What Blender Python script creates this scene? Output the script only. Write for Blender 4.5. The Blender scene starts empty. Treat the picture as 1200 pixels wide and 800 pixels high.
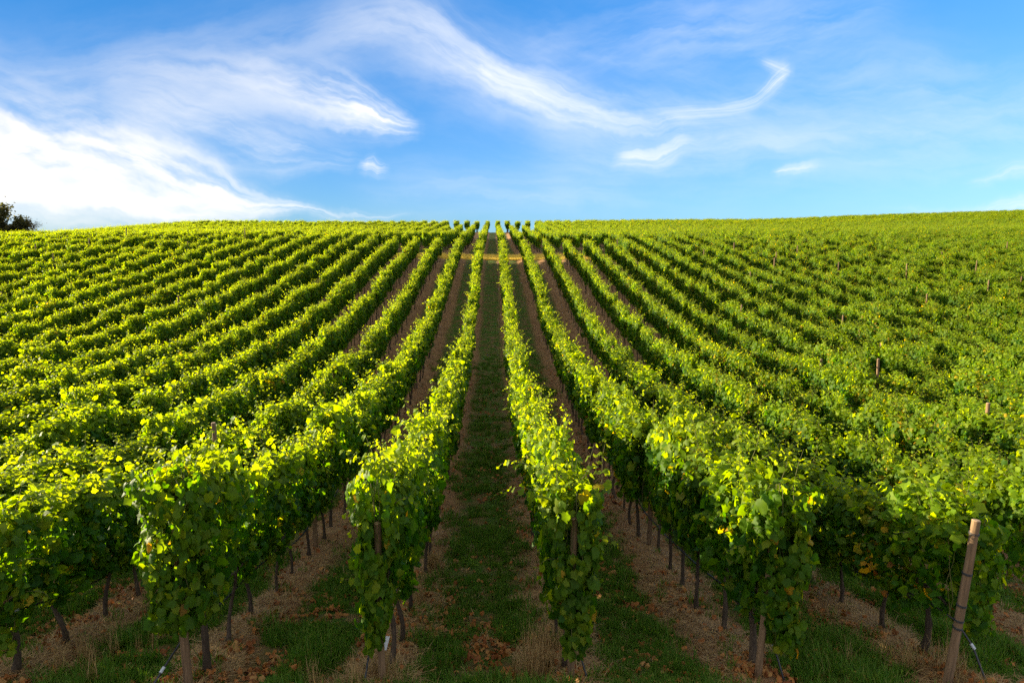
import bpy, math, random
import numpy as np
from math import radians as R

rng = np.random.default_rng(11)
random.seed(11)
scn = bpy.context.scene
COL = scn.collection

# ------------------------------------------------------------------ terrain
ROW_S = 2.0                       # metres between rows; rows run along +Y at odd x
CAM = np.array([0.205, 0.0, 4.39])
END_Y = 6.75                      # where the rows begin (end posts)
GAP0, GAP1 = 65.9, 71.2           # grass cross track between the two blocks

PY = np.array([-60, -10, 2, 6.7, 8.8, 13.6, 20, 26, 31, 37, 45, 56, 69, 90, 115, 138.5, 150, 175, 220, 400.])
PZ = np.array([3.0, 1.5, .75, 0, -.38, -.92, -1.17, -1.02, -.68, .02, 1.18, 2.90, 4.62, 5.86, 7.66, 9.48, 9.60, 8.0, 3.0, -20.])

def _slopes(x, y):
    d = np.diff(y) / np.diff(x)
    m = np.zeros_like(y)
    m[1:-1] = (d[:-1] * np.diff(x)[1:] + d[1:] * np.diff(x)[:-1]) / (np.diff(x)[1:] + np.diff(x)[:-1])
    m[0], m[-1] = d[0], d[-1]
    return m
PM = _slopes(PY, PZ)

def prof(Y):
    Y = np.clip(Y, PY[0], PY[-1])
    i = np.clip(np.searchsorted(PY, Y, side='right') - 1, 0, len(PY) - 2)
    h = PY[i + 1] - PY[i]
    t = (Y - PY[i]) / h
    return ((2*t**3 - 3*t**2 + 1) * PZ[i] + (t**3 - 2*t**2 + t) * h * PM[i]
            + (-2*t**3 + 3*t**2) * PZ[i + 1] + (t**3 - t**2) * h * PM[i + 1])

def kfac(X):
    X = np.asarray(X, float)
    return np.where(X < 0, 1 - .25 * np.tanh(-X / 95.), 1 + .42 * np.tanh(X / 165.) ** 1.25 if np.ndim(X) == 0 and X >= 0
                    else 1 + .42 * np.tanh(np.maximum(X, 0) / 165.) ** 1.25)

def ground(X, Y):
    X = np.asarray(X, float); Y = np.asarray(Y, float)
    k = kfac(X)
    far = np.clip((Y - 25) / 40., 0, 1)
    kk = 1 + (k - 1) * far
    A = kk * (1 + .10 * np.clip((np.abs(kk - 1)) / .3, 0, 1.3))
    z = A * prof(Y / kk)
    sst = lambda t: np.clip(t, 0, 1) ** 2 * (3 - 2 * np.clip(t, 0, 1))
    z = z - 1.7 * sst((-X - 46) / 24.) * far + 1.5 * sst((X - 50) / 100.) * sst((Y - 60) / 90.)
    z = z + .10 * np.sin(X * .11 + 1.3) * np.sin(Y * .07) * far
    return z

def crest_y(X):
    return 139.5 * float(kfac(X))

# ------------------------------------------------------------------ helpers
def tag(o, label=None, cat=None, group=None, kind=None):
    if label: o['label'] = label
    if cat: o['category'] = cat
    if group: o['group'] = group
    if kind: o['kind'] = kind
    return o

def link(o, parent=None):
    COL.objects.link(o)
    if parent is not None: o.parent = parent
    return o

def empty(name, loc, rz=0.0):
    e = bpy.data.objects.new(name, None)
    e.empty_display_size = .2
    e.location = loc; e.rotation_euler = (0, 0, rz)
    return link(e)

class MB:
    """collects numpy verts/faces with material index and face attributes; builds ONE mesh"""
    def __init__(s): s.v = []; s.f = []; s.m = []; s.n = 0; s.a = []; s.b = []
    def add(s, v, f, mat=0, a=0.0, b=0.0):
        v = np.asarray(v, float); f = np.asarray(f, int)
        s.v.append(v)
        k = len(f)
        s.f.append(f + s.n)
        s.m.append(np.full(k, mat, int))
        s.a.append(np.broadcast_to(np.asarray(a, float), (k,)))
        s.b.append(np.broadcast_to(np.asarray(b, float), (k,)))
        s.n += len(v)
    def mesh(s, name, mats, smooth=True):
        me = bpy.data.meshes.new(name)
        V = np.concatenate(s.v)
        me.vertices.add(len(V)); me.vertices.foreach_set('co', V.ravel())
        loops = np.concatenate([f.ravel() for f in s.f])
        tot = np.concatenate([np.full(len(f), f.shape[1]) for f in s.f])
        st = np.concatenate([[0], np.cumsum(tot)[:-1]])
        me.loops.add(len(loops)); me.loops.foreach_set('vertex_index', loops.astype(np.int32))
        me.polygons.add(len(tot))
        me.polygons.foreach_set('loop_start', st.astype(np.int32))
        me.polygons.foreach_set('loop_total', tot.astype(np.int32))
        me.polygons.foreach_set('material_index', np.concatenate(s.m).astype(np.int32))
        me.polygons.foreach_set('use_smooth', np.full(len(tot), smooth))
        for nm, arr in (('leaf_rand', s.a), ('leaf_age_sun', s.b)):
            at = me.attributes.new(nm, 'FLOAT', 'FACE')
            at.data.foreach_set('value', np.concatenate(arr).astype(np.float32))
        for m in mats: me.materials.append(m)
        me.update(calc_edges=True)
        return me
    def build(s, name, mats, parent=None, smooth=True):
        return link(bpy.data.objects.new(name, s.mesh(name, mats, smooth)), parent)

def unit(v):
    v = np.asarray(v, float)
    return v / np.maximum(np.linalg.norm(v, axis=-1, keepdims=True), 1e-9)

def tube(mb, pts, rad, sides=8, mat=0, a=0.0, b=0.0, cap=True, jit=0.0, g=None):
    pts = np.asarray(pts, float); n = len(pts)
    rad = np.broadcast_to(np.asarray(rad, float), (n,))
    t = unit(np.gradient(pts, axis=0))
    ref = np.array([0, 0, 1.]) if abs(t[:, 2]).mean() < .8 else np.array([1., 0, 0])
    u = unit(np.cross(t, ref)); w = np.cross(t, u)
    an = np.linspace(0, 2 * np.pi, sides, endpoint=False)
    rr = rad[:, None] * np.ones((n, sides))
    if jit: rr = rr * (1 + jit * (g or rng).standard_normal((n, sides)))
    V = pts[:, None] + rr[..., None] * (np.cos(an)[None, :, None] * u[:, None] + np.sin(an)[None, :, None] * w[:, None])
    V = V.reshape(-1, 3)
    i = np.arange(n - 1)[:, None] * sides; j = np.arange(sides)[None]; j2 = (j + 1) % sides
    F = np.stack([i + j, i + j2, i + sides + j2, i + sides + j], -1).reshape(-1, 4)
    mb.add(V, F, mat, a, b)
    if cap:
        c0, c1 = pts[0], pts[-1]
        ring = np.arange(sides)
        for c, off, flip in ((c0, 0, 1), (c1, (n - 1) * sides, 0)):
            VV = np.vstack([V[off:off + sides], c])
            FF = np.stack([ring, (ring + 1) % sides, np.full(sides, sides)], -1)
            if flip: FF = FF[:, ::-1]
            mb.add(VV, FF, mat, a, b)

# ------------------------------------------------------------------ materials
def newmat(name):
    m = bpy.data.materials.new(name); m.use_nodes = True
    nt = m.node_tree; nt.nodes.clear()
    return m, nt
def N(nt, t, **kw):
    n = nt.nodes.new(t)
    for k, v in kw.items(): setattr(n, k, v)
    return n
def mth(nt, op, a, b=None, c=None, clamp=False):
    n = N(nt, 'ShaderNodeMath', operation=op); n.use_clamp = clamp
    for i, x in enumerate((a, b, c)):
        if x is None: continue
        if isinstance(x, (int, float)): n.inputs[i].default_value = x
        else: nt.links.new(x, n.inputs[i])
    return n.outputs[0]
def mixc(nt, f, a, b, blend='MIX'):
    n = N(nt, 'ShaderNodeMix', data_type='RGBA', blend_type=blend)
    for s, x in ((n.inputs[0], f), (n.inputs[6], a), (n.inputs[7], b)):
        if isinstance(x, (int, float)): s.default_value = x
        elif isinstance(x, tuple): s.default_value = (*x, 1)
        else: nt.links.new(x, s)
    return n.outputs[2]
def ramp(nt, fac, stops, interp='LINEAR'):
    n = N(nt, 'ShaderNodeValToRGB'); cr = n.color_ramp; cr.interpolation = interp
    while len(cr.elements) < len(stops): cr.elements.new(.5)
    for e, (p, c) in zip(cr.elements, stops):
        e.position = p; e.color = (*c, 1)
    nt.links.new(fac, n.inputs[0])
    return n.outputs[0]
def noise(nt, vec, scale, detail=4, rough=.55, dist=0.0):
    n = N(nt, 'ShaderNodeTexNoise')
    n.inputs['Scale'].default_value = scale; n.inputs['Detail'].default_value = detail
    n.inputs['Roughness'].default_value = rough; n.inputs['Distortion'].default_value = dist
    if vec is not None: nt.links.new(vec, n.inputs['Vector'])
    return n.outputs[0]
def mapr(nt, v, a, b, c=0., d=1.):
    n = N(nt, 'ShaderNodeMapRange'); n.interpolation_type = 'SMOOTHSTEP'
    nt.links.new(v, n.inputs[0])
    for i, x in zip((1, 2, 3, 4), (a, b, c, d)): n.inputs[i].default_value = x
    return n.outputs[0]

def leaf_material(name, stops, tint=(2.3, 2.0, .45), trans=.5, age_sun_col=(.115, .20, .018), vary=.3):
    m, nt = newmat(name)
    L = nt.links.new
    ar = N(nt, 'ShaderNodeAttribute', attribute_name='leaf_rand').outputs['Fac']
    ag = N(nt, 'ShaderNodeAttribute', attribute_name='leaf_age_sun').outputs['Fac']
    oi = N(nt, 'ShaderNodeObjectInfo')
    base = ramp(nt, ar, stops)
    base = mixc(nt, mth(nt, 'MULTIPLY', ag, .75), base, age_sun_col)
    geo = N(nt, 'ShaderNodeNewGeometry')
    n1 = noise(nt, geo.outputs['Position'], 24, 3, .6)
    br = mth(nt, 'MULTIPLY_ADD', n1, .5, .75)
    br2 = mth(nt, 'MULTIPLY_ADD', oi.outputs['Random'], vary, 1 - vary / 2)
    v = mth(nt, 'MULTIPLY', br, br2)
    cb = N(nt, 'ShaderNodeCombineColor'); 
    for i in range(3): L(v, cb.inputs[i])
    col = mixc(nt, 1.0, base, cb.outputs[0], 'MULTIPLY')
    pb = N(nt, 'ShaderNodeBsdfPrincipled')
    L(col, pb.inputs['Base Color']); pb.inputs['Roughness'].default_value = .55
    pb.inputs['Specular IOR Level'].default_value = .16
    tr = N(nt, 'ShaderNodeBsdfTranslucent')
    tc = mixc(nt, 1.0, col, tint, 'MULTIPLY')
    L(tc, tr.inputs[0])
    mx = N(nt, 'ShaderNodeMixShader'); mx.inputs[0].default_value = trans
    L(pb.outputs[0], mx.inputs[1]); L(tr.outputs[0], mx.inputs[2])
    out = N(nt, 'ShaderNodeOutputMaterial'); L(mx.outputs[0], out.inputs[0])
    return m

G_STOPS = [(0, (.018, .070, .004)), (.45, (.040, .114, .004)), (.8, (.085, .150, .005)),
           (.91, (.16, .20, .010)), (.955, (.34, .25, .012)), (.985, (.38, .21, .02)), (1, (.20, .07, .02))]
M_leaf = leaf_material('vine_leaf', G_STOPS, tint=(4.25, 3.35, .07), trans=.52, age_sun_col=(.18, .237, .004))  # new-leaf tone, pushed brighter to paint sunlit canopy tops in

def bark(name, c1, c2, c3, scale=(60, 60, 8), bump=.5):
    m, nt = newmat(name); L = nt.links.new
    tc = N(nt, 'ShaderNodeTexCoord'); mp = N(nt, 'ShaderNodeMapping'); mp.inputs['Scale'].default_value = scale
    L(tc.outputs['Object'], mp.inputs[0])
    n1 = noise(nt, mp.outputs[0], 1.0, 6, .65, .4)
    n2 = noise(nt, tc.outputs['Object'], 7.0, 4, .6)
    oi = N(nt, 'ShaderNodeObjectInfo')
    col = ramp(nt, n1, [(.3, c1), (.5, c2), (.72, c3)])
    col = mixc(nt, mth(nt, 'MULTIPLY', n2, .6), col, c2)
    v = mth(nt, 'MULTIPLY_ADD', oi.outputs['Random'], .5, .75)
    cb = N(nt, 'ShaderNodeCombineColor')
    for i in range(3): L(v, cb.inputs[i])
    col = mixc(nt, 1.0, col, cb.outputs[0], 'MULTIPLY')
    pb = N(nt, 'ShaderNodeBsdfPrincipled'); L(col, pb.inputs['Base Color']); pb.inputs['Roughness'].default_value = .85
    bp = N(nt, 'ShaderNodeBump'); bp.inputs['Strength'].default_value = bump; bp.inputs['Distance'].default_value = .01
    L(n1, bp.inputs['Height']); L(bp.outputs[0], pb.inputs['Normal'])
    out = N(nt, 'ShaderNodeOutputMaterial'); L(pb.outputs[0], out.inputs[0])
    return m
M_bark = bark('vine_bark', (.022, .014, .008), (.060, .038, .022), (.15, .10, .06))
M_shoot = bark('green_shoot', (.05, .06, .015), (.10, .10, .02), (.16, .10, .04), bump=.1)
M_post = bark('weathered_wood', (.055, .034, .018), (.165, .096, .047), (.31, .19, .10), scale=(45, 45, 3), bump=.4)
M_postend = bark('cut_wood', (.18, .11, .06), (.32, .20, .11), (.44, .30, .18), scale=(30, 30, 30), bump=.3)
M_treebark = bark('tree_bark', (.04, .03, .022), (.09, .07, .05), (.15, .12, .09), scale=(8, 8, 2))

def plain(name, col, rough=.5, spec=.5, metal=0.0, var=.12, scale=30):
    m, nt = newmat(name); L = nt.links.new
    tc = N(nt, 'ShaderNodeTexCoord')
    n = noise(nt, tc.outputs['Object'], scale, 4, .6)
    c = mixc(nt, n, tuple(x * (1 - var * 2) for x in col), tuple(min(1, x * (1 + var * 2)) for x in col))
    pb = N(nt, 'ShaderNodeBsdfPrincipled'); L(c, pb.inputs['Base Color'])
    pb.inputs['Roughness'].default_value = rough; pb.inputs['Specular IOR Level'].default_value = spec
    pb.inputs['Metallic'].default_value = metal
    out = N(nt, 'ShaderNodeOutputMaterial'); L(pb.outputs[0], out.inputs[0])
    return m
M_hose = plain('black_hose', (.018, .018, .020), .42, .5)
M_clip = plain('pale_clip', (.45, .47, .50), .5, .4)
M_tag = plain('white_plastic', (.72, .74, .76), .4, .5)
M_wire = plain('wire', (.05, .05, .05), .5, .5, .6)

M_grass = leaf_material('grass_blade', [(0, (.045, .12, .008)), (.5, (.08, .18, .012)), (.8, (.13, .20, .018)), (1, (.32, .24, .07))],
                        tint=(1.5, 1.6, .5), trans=.4, age_sun_col=(.06, .12, .015))
M_straw = leaf_material('dry_straw', [(0, (.20, .105, .04)), (.5, (.38, .22, .085)), (.85, (.50, .33, .14)), (1, (.14, .13, .03))],
                        tint=(1.1, 1., .7), trans=.25, age_sun_col=(.42, .30, .14))
M_gold = leaf_material('golden_grass', [(0, (.70, .50, .06)), (.6, (.84, .64, .12)), (1, (.78, .64, .14))],
                       tint=(1.05, 1., .7), trans=.3, age_sun_col=(.5, .35, .14))
M_fallen = leaf_material('dead_leaf', [(0, (.10, .028, .010)), (.4, (.23, .066, .016)), (.75, (.36, .12, .026)), (1, (.42, .22, .07))],
                         tint=(1.2, .9, .6), trans=.2, age_sun_col=(.3, .14, .04))

# ground: grass down the middle of each alley, bare reddish earth under the vines
def ground_material():
    m, nt = newmat('vineyard_soil'); L = nt.links.new
    geo = N(nt, 'ShaderNodeNewGeometry'); P = geo.outputs['Position']
    sx = N(nt, 'ShaderNodeSeparateXYZ'); L(P, sx.inputs[0])
    X, Y = sx.outputs[0], sx.outputs[1]
    wob = noise(nt, P, .35, 3, .5)
    n_mid = noise(nt, P, 2.6, 5, .62)
    n_low = noise(nt, P, .16, 3, .5)
    n_fine = noise(nt, P, 14, 6, .7)
    n_vf = noise(nt, P, 70, 4, .7)
    # distance to nearest row, 0..1 (rows at odd x)
    f = mth(nt, 'FRACT', mth(nt, 'MULTIPLY', mth(nt, 'ADD', X, 1.0), .5))
    a = mth(nt, 'MULTIPLY', mth(nt, 'MINIMUM', f, mth(nt, 'SUBTRACT', 1.0, f)), 2.0)
    a2 = mth(nt, 'ADD', a, mth(nt, 'MULTIPLY', mth(nt, 'SUBTRACT', n_mid, .5), .75))
    a2 = mth(nt, 'ADD', a2, mth(nt, 'MULTIPLY', mth(nt, 'SUBTRACT', wob, .5), .55))
    cen = mth(nt, 'LESS_THAN', mth(nt, 'ABSOLUTE', X), 1.0)
    a2 = mth(nt, 'ADD', a2, mth(nt, 'MULTIPLY', cen, .17))
    fary = N(nt, 'ShaderNodeMapRange'); L(Y, fary.inputs[0])
    fary.inputs[1].default_value = 18; fary.inputs[2].default_value = 45; fary.inputs[3].default_value = 0; fary.inputs[4].default_value = -.10
    a2 = mth(nt, 'ADD', a2, fary.outputs[0])
    gm = mapr(nt, a2, .34, .66)
    dirt = ramp(nt, n_mid, [(.28, (.14, .056, .020)), (.5, (.36, .170, .064)), (.72, (.46, .27, .12))])
    dirt = mixc(nt, mapr(nt, n_fine, .35, .75), dirt, (.32, .20, .095))
    dirt = mixc(nt, mapr(nt, n_vf, .62, .75), dirt, (.42, .30, .155))
    dirt = mixc(nt, mapr(nt, n_fine, .30, .16), dirt, (.045, .024, .013))
    n_weed = noise(nt, P, 5.5, 4, .65, .3)
    dirt = mixc(nt, mapr(nt, n_weed, .56, .68, 0, .75), dirt, (.085, .105, .022))
    gr = ramp(nt, n_fine, [(.25, (.040, .085, .008)), (.5, (.075, .145, .012)), (.75, (.12, .185, .020))])
    gr = mixc(nt, mapr(nt, n_mid, .44, .60, 0, .9), gr, (.22, .135, .052))
    gr = mixc(nt, mapr(nt, n_vf, .64, .8, 0, .6), gr, (.16, .12, .05))
    col = mixc(nt, gm, dirt, gr)
    # cross track of dry grass
    d = mth(nt, 'ABSOLUTE', mth(nt, 'SUBTRACT', mth(nt, 'ADD', Y, mth(nt, 'MULTIPLY', mth(nt, 'SUBTRACT', wob, .5), 1.0)), (GAP0 + GAP1) / 2))
    tr = mapr(nt, d, 2.1, 1.6)
    col = mixc(nt, tr, col, mixc(nt, n_fine, (.72, .54, .075), (.86, .68, .14)))
    pb = N(nt, 'ShaderNodeBsdfPrincipled'); L(col, pb.inputs['Base Color'])
    pb.inputs['Roughness'].default_value = .95; pb.inputs['Specular IOR Level'].default_value = .15
    h = mth(nt, 'ADD', n_fine, mth(nt, 'MULTIPLY', n_vf, .4))
    bp = N(nt, 'ShaderNodeBump'); bp.inputs['Strength'].default_value = 1.0; bp.inputs['Distance'].default_value = .12
    L(h, bp.inputs['Height']); L(bp.outputs[0], pb.inputs['Normal'])
    out = N(nt, 'ShaderNodeOutputMaterial'); L(pb.outputs[0], out.inputs[0])
    return m
M_ground = ground_material()

# ------------------------------------------------------------------ ground sheet
def graded(lo, hi, step, far, growth):
    a = list(np.arange(lo, hi + 1e-6, step))
    s, x = step, hi
    while x < far[1]:
        s *= growth; x += s; a.append(x)
    s, x = step, lo
    while x > far[0]:
        s *= growth; x -= s; a.insert(0, x)
    return np.array(a)

def vnoise(x, y, seed):
    """cheap smooth value noise, numpy"""
    g = np.random.default_rng(seed).random((256, 256))
    xi = np.floor(x).astype(int); yi = np.floor(y).astype(int)
    fx = x - xi; fy = y - yi
    fx = fx * fx * (3 - 2 * fx); fy = fy * fy * (3 - 2 * fy)
    q = lambda i, j: g[i % 256, j % 256]
    return (q(xi, yi) * (1 - fx) * (1 - fy) + q(xi + 1, yi) * fx * (1 - fy) + q(xi, yi + 1) * (1 - fx) * fy + q(xi + 1, yi + 1) * fx * fy) - .5

def micro(X, Y):
    near = np.clip((40 - Y) / 20, 0, 1)
    a = np.abs(((X + 1) / 2) % 1.0); a = np.minimum(a, 1 - a) * 2
    z = .09 * (np.exp(-(a / .30) ** 2) - 1) - .03 * np.exp(-((a - .55) / .18) ** 2)     # soil banked under the vines, wheel ruts
    z = z + near * (.08 * vnoise(X * 1.3, Y * 1.3, 1) + .07 * vnoise(X * 4, Y * 4, 2) + .055 * vnoise(X * 9.3, Y * 9.3, 3))
    return z
def surf(X, Y): return ground(X, Y) + micro(np.asarray(X, float), np.asarray(Y, float))

gx = graded(-13, 13, .10, (-420, 420), 1.03)
gy = graded(4, 24, .10, (-80, 420), 1.02)
XX, YY = np.meshgrid(gx, gy)
ZZ = surf(XX, YY)
mb = MB()
nx, ny = len(gx), len(gy)
i = (np.arange(ny - 1)[:, None] * nx + np.arange(nx - 1)[None]).ravel()
mb.add(np.stack([XX, YY, ZZ], -1).reshape(-1, 3), np.stack([i, i + 1, i + nx + 1, i + nx], -1))
tag(mb.build('ground', [M_ground]), 'sloping vineyard soil with grassed alleys between bare earth strips', 'ground', kind='structure')

# ------------------------------------------------------------------ leaves
half = [(.25, -.15), (.50, .04), (.46, .26), (.54, .50), (.30, .68)]
OUT = np.array([(0, .02)] + half + [(0, .98)] + [(-x, y) for x, y in half[::-1]])
LT = np.vstack([[0, .30], OUT])
LZ = .0 * LT[:, 0]
LTRI = np.array([(0, 1 + k, 1 + (k + 1) % 12) for k in range(12)])

def leaves(mb, pos, nrm, tip, size, rnd, age, mat=0, g=rng, flat=1.0):
    n = len(pos)
    nrm = unit(nrm); tip = unit(tip - (tip * nrm).sum(-1, keepdims=True) * nrm)
    sd = np.cross(tip, nrm)
    fold = g.uniform(.0, .62, n)[:, None] * flat
    droop = g.uniform(.0, .6, n)[:, None] * flat
    x = LT[None, :, 0] * g.uniform(.85, 1.15, n)[:, None]
    y = LT[None, :, 1] * np.ones((n, 1))
    z = -fold * np.abs(x) - droop * y ** 2 + .085 * g.standard_normal((n, 13)) * flat
    V = pos[:, None] + size[:, None, None] * (x[..., None] * sd[:, None] + y[..., None] * tip[:, None] + z[..., None] * nrm[:, None])
    F = (np.arange(n)[:, None, None] * 13 + LTRI[None]).reshape(-1, 3)
    mb.add(V.reshape(-1, 3), F, mat, np.repeat(rnd, 12), np.repeat(age, 12))

def lrand(g, n, yellow):
    """0..0.9 greens; above that yellow / brown leaves"""
    r = g.random(n) * .9
    y = g.random(n) < yellow
    r[y] = g.uniform(.91, 1.0, y.sum())
    return r

def shoot(mb, g, p0, d0, length, droop, yellow, s0=.11, step=.06, stem=True, age0=.25):
    n = max(3, int(length / step))
    p = np.array(p0, float); d = unit(np.array(d0, float))
    P = [p.copy()]; D = [d.copy()]
    for k in range(n):
        d = unit(d + np.array([0, 0, -droop * step * (k / n)]) * 2 + g.standard_normal(3) * .10)
        p = p + d * step; P.append(p.copy()); D.append(d.copy())
    P = np.array(P); D = np.array(D)
    if stem: tube(mb, P, np.linspace(.0045, .0018, len(P)), 4, 1, cap=False)
    t = np.linspace(0, 1, len(P))
    side = unit(np.cross(D, np.array([.2, .1, 1.])))
    sg = np.where(np.arange(len(P)) % 2 == 0, 1, -1)[:, None]
    out = unit(side * sg + .5 * D + g.standard_normal((len(P), 3)) * .35)
    pos = P + out * (.05 * (1 - .5 * t))[:, None]
    nr = np.array([0, 0, 1.]) * .9 + D * .3 + out * .25 + g.standard_normal((len(P), 3)) * .35
    tp = out + np.array([0, 0, -.35])
    leaves(mb, pos, nr, tp, s0 * (1 - .62 * t) * g.uniform(.8, 1.15, len(P)), lrand(g, len(P), yellow),
           np.clip(age0 + .75 * t + g.uniform(-.15, .15, len(P)), 0, 1), 0, g)

def half_width(z):
    return np.interp(z, [.60, .78, 1.05, 1.4, 1.62, 1.78, 1.90], [.08, .14, .18, .215, .235, .19, .06])

VL = .86    # vine spacing along a row
def foliage(seed, yellow=.02, n=700, drape=None, clear=None, extra=(), zs=1.0, bottom=.64):
    g = np.random.default_rng(seed)
    mb = MB()
    # cluster centres on the hedge skin
    nc = 30
    cy = g.uniform(-VL * .58, VL * .58, nc); th = g.uniform(0, 1, nc)
    cz = bottom + .06 + (1.80 - bottom) * th ** .85
    top = g.random(nc) < .30
    cz[top] = g.uniform(1.60, 1.90, top.sum())
    w = half_width(cz)
    cx = np.where(g.random(nc) < .5, 1, -1) * w * g.uniform(.75, 1.25, nc)
    cx[top] = g.uniform(-1, 1, top.sum()) * .22
    C = np.stack([cx, cy, cz], -1)
    k = g.integers(0, nc, n)
    pos = C[k] + g.standard_normal((n, 3)) * np.array([.055, .11, .10])
    # plus an even skin so the hedge never shows holes right through
    m = 260
    zz = g.uniform(bottom, 1.85, m); sx = np.where(g.random(m) < .5, 1, -1)
    p2 = np.stack([sx * half_width(zz) * g.uniform(.45, 1.0, m), g.uniform(-VL * .55, VL * .55, m), zz], -1)
    pos = np.vstack([pos, p2]); nn = len(pos)
    rag = (pos[:, 2] < bottom) ; pos[rag, 2] = bottom + g.uniform(0, .35, rag.sum())
    out = np.stack([pos[:, 0] / .35, np.zeros(nn), np.clip((pos[:, 2] - 1.45) / .45, -.25, 1.3)], -1)
    out = unit(out)
    nr = out * .75 + np.array([0, 0, .30]) + g.standard_normal((nn, 3)) * .62
    tp = np.array([0, 0, -.7]) + out * .5 + g.standard_normal((nn, 3)) * .6
    size = .05 + .10 * g.random(nn) ** 1.5
    age = np.clip((pos[:, 2] - 1.50) * 1.3 + g.uniform(-.2, .25, nn), 0, .8)  # higher leaves are younger, and painted brighter to carry sunlight on the tops
    leaves(mb, pos, nr, tp, size, lrand(g, nn, yellow), age, 0, g)
    # shoots that break the outline
    for q in range(g.integers(9, 15)):
        y0 = g.uniform(-VL / 2, VL / 2)
        s = 1 if g.random() < .5 else -1
        shoot(mb, g, (g.uniform(-.18, .18), y0, 1.72), (s * g.uniform(0, .75), g.uniform(-.4, .4), 1), g.uniform(.2, .36) + .38 * g.random() ** 3, g.uniform(.2, 2.5), yellow, s0=.10, step=.05)
    for q in range(g.integers(2, 5)):
        s = 1 if g.random() < .5 else -1
        z0 = g.uniform(1.2, 1.8)
        shoot(mb, g, (s * .16, g.uniform(-VL / 2, VL / 2), z0), (s, g.uniform(-.5, .5), .35), g.uniform(.2, .45), g.uniform(3, 7), yellow)
    for q in range(g.integers(3, 6)):       # a few long unruly shoots
        s = 1 if g.random() < .5 else -1
        shoot(mb, g, (s * .12, g.uniform(-VL / 2, VL / 2), 1.75), (s * g.uniform(.1, .8), g.uniform(-.45, .45), 1), g.uniform(.40, .75), g.uniform(.4, 2.6), yellow, s0=.115, step=.055)
    # canes inside
    for q in range(7):
        y0 = g.uniform(-VL / 2, VL / 2); x1 = g.uniform(-.22, .22)
        t = np.linspace(0, 1, 7)
        tube(mb, np.stack([x1 * t ** 1.5 + .02 * g.standard_normal(7), y0 + g.uniform(-.15, .15) * t, .66 + 1.15 * t], -1), np.linspace(.006, .003, 7), 4, 1, cap=False)
    if drape:
        dx, dy, z0, z1, r0, r1, nd = drape
        nd = int(nd * 1.3)
        zz = z0 + (z1 - z0) * g.random(nd) ** .8
        rr = np.interp(zz, [z0, z1], [r0, r1])
        an = g.uniform(0, 2 * np.pi, nd)
        hx, hy = np.cos(an), np.sin(an)
        rad = rr * np.sqrt(g.uniform(.25, 1.0, nd))
        sway = .05 * np.sin(zz * 9 + seed)
        pos = np.stack([dx + hx * rad + sway, dy + hy * rad * .8, zz], -1)
        if clear:      # the cut post top shows through a hole in the leaves
            keep = ~((np.abs(pos[:, 0] - clear[0]) < .085) & (pos[:, 2] > clear[1]) & (pos[:, 1] < -.25))
            pos, hx, hy, zz = pos[keep], hx[keep], hy[keep], zz[keep]; nd = len(pos)
        nr = np.stack([hx, hy - .35, np.full(nd, .45)], -1) + g.standard_normal((nd, 3)) * .55
        tp = np.array([0, 0, -1.]) + g.standard_normal((nd, 3)) * .55
        leaves(mb, pos, nr, tp, g.uniform(.055, .105, nd), lrand(g, nd, yellow * 1.3), g.uniform(0, .35, nd), 0, g)
        for q in range(5):
            t = np.linspace(0, 1, 8)
            tube(mb, np.stack([dx + g.uniform(-.6, .6) * r0 + .03 * g.standard_normal(8), dy + g.uniform(-.5, .5) * r0 + .02 * g.standard_normal(8), z0 + (z1 - z0) * t], -1), .004, 4, 1, cap=False)
    for (p0, d0, ln, dr, s0) in extra:
        shoot(mb, g, p0, d0, ln, dr, yellow, s0=s0, age0=.4)
    return mb

def trunk(seed, h=.80, thick=1.0, lean=None):
    g = np.random.default_rng(seed + 500)
    mb = MB()
    t = np.linspace(0, 1, 9)
    lx, ly = lean if lean else (g.uniform(-.07, .07), g.uniform(-.14, .14))
    bx = g.uniform(-.09, .09); by = g.uniform(-.12, .12)
    pts = np.stack([lx * t + bx * np.sin(t * np.pi * 1.4), ly * t + by * np.sin(t * np.pi), -.08 + (h + .08) * t], -1)
    pts[:, :2] -= pts[1, :2] * 0
    r = .026 * thick * (1.35 - .55 * t + .22 * np.exp(-((t - 1) / .12) ** 2) + .25 * np.exp(-(t / .12) ** 2)) * (1 + .10 * g.standard_normal(9))
    tube(mb, pts, r, 9, 0, jit=.07, g=g)
    for s in (-1, 1):
        u = np.linspace(0, 1, 6)
        arm = pts[-1] + np.stack([g.uniform(-.03, .03) * u, s * VL * .46 * u, -.02 + .03 * np.sin(u * 3) - .03 * u], -1)
        tube(mb, arm, np.linspace(.022, .011, 6) * thick, 7, 0, jit=.08, g=g)
    return mb

# ------------------------------------------------------------------ vine kinds
NV = 14
YEL = [.004, .006, .003, .01, .005, .012, .008, .004, .01, .006, .07, .10, .05, .13]
FOL = [foliage(100 + q, YEL[q]).mesh('foliage', [M_leaf, M_shoot]) for q in range(NV)]
TRK = [trunk(q).mesh('trunk', [M_bark]) for q in range(8)]
def combine(seed, yel):
    a = foliage(seed, yel, n=560); t = trunk(seed)
    for v, f in zip(t.v, t.f): pass
    off = a.n
    for v in t.v: a.v.append(v)
    for f in t.f: a.f.append(f + off)
    for m in t.m: a.m.append(m + 2)
    a.a += t.a; a.b += t.b; a.n += t.n
    return a.mesh('vine_mass', [M_leaf, M_shoot, M_bark])

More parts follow.
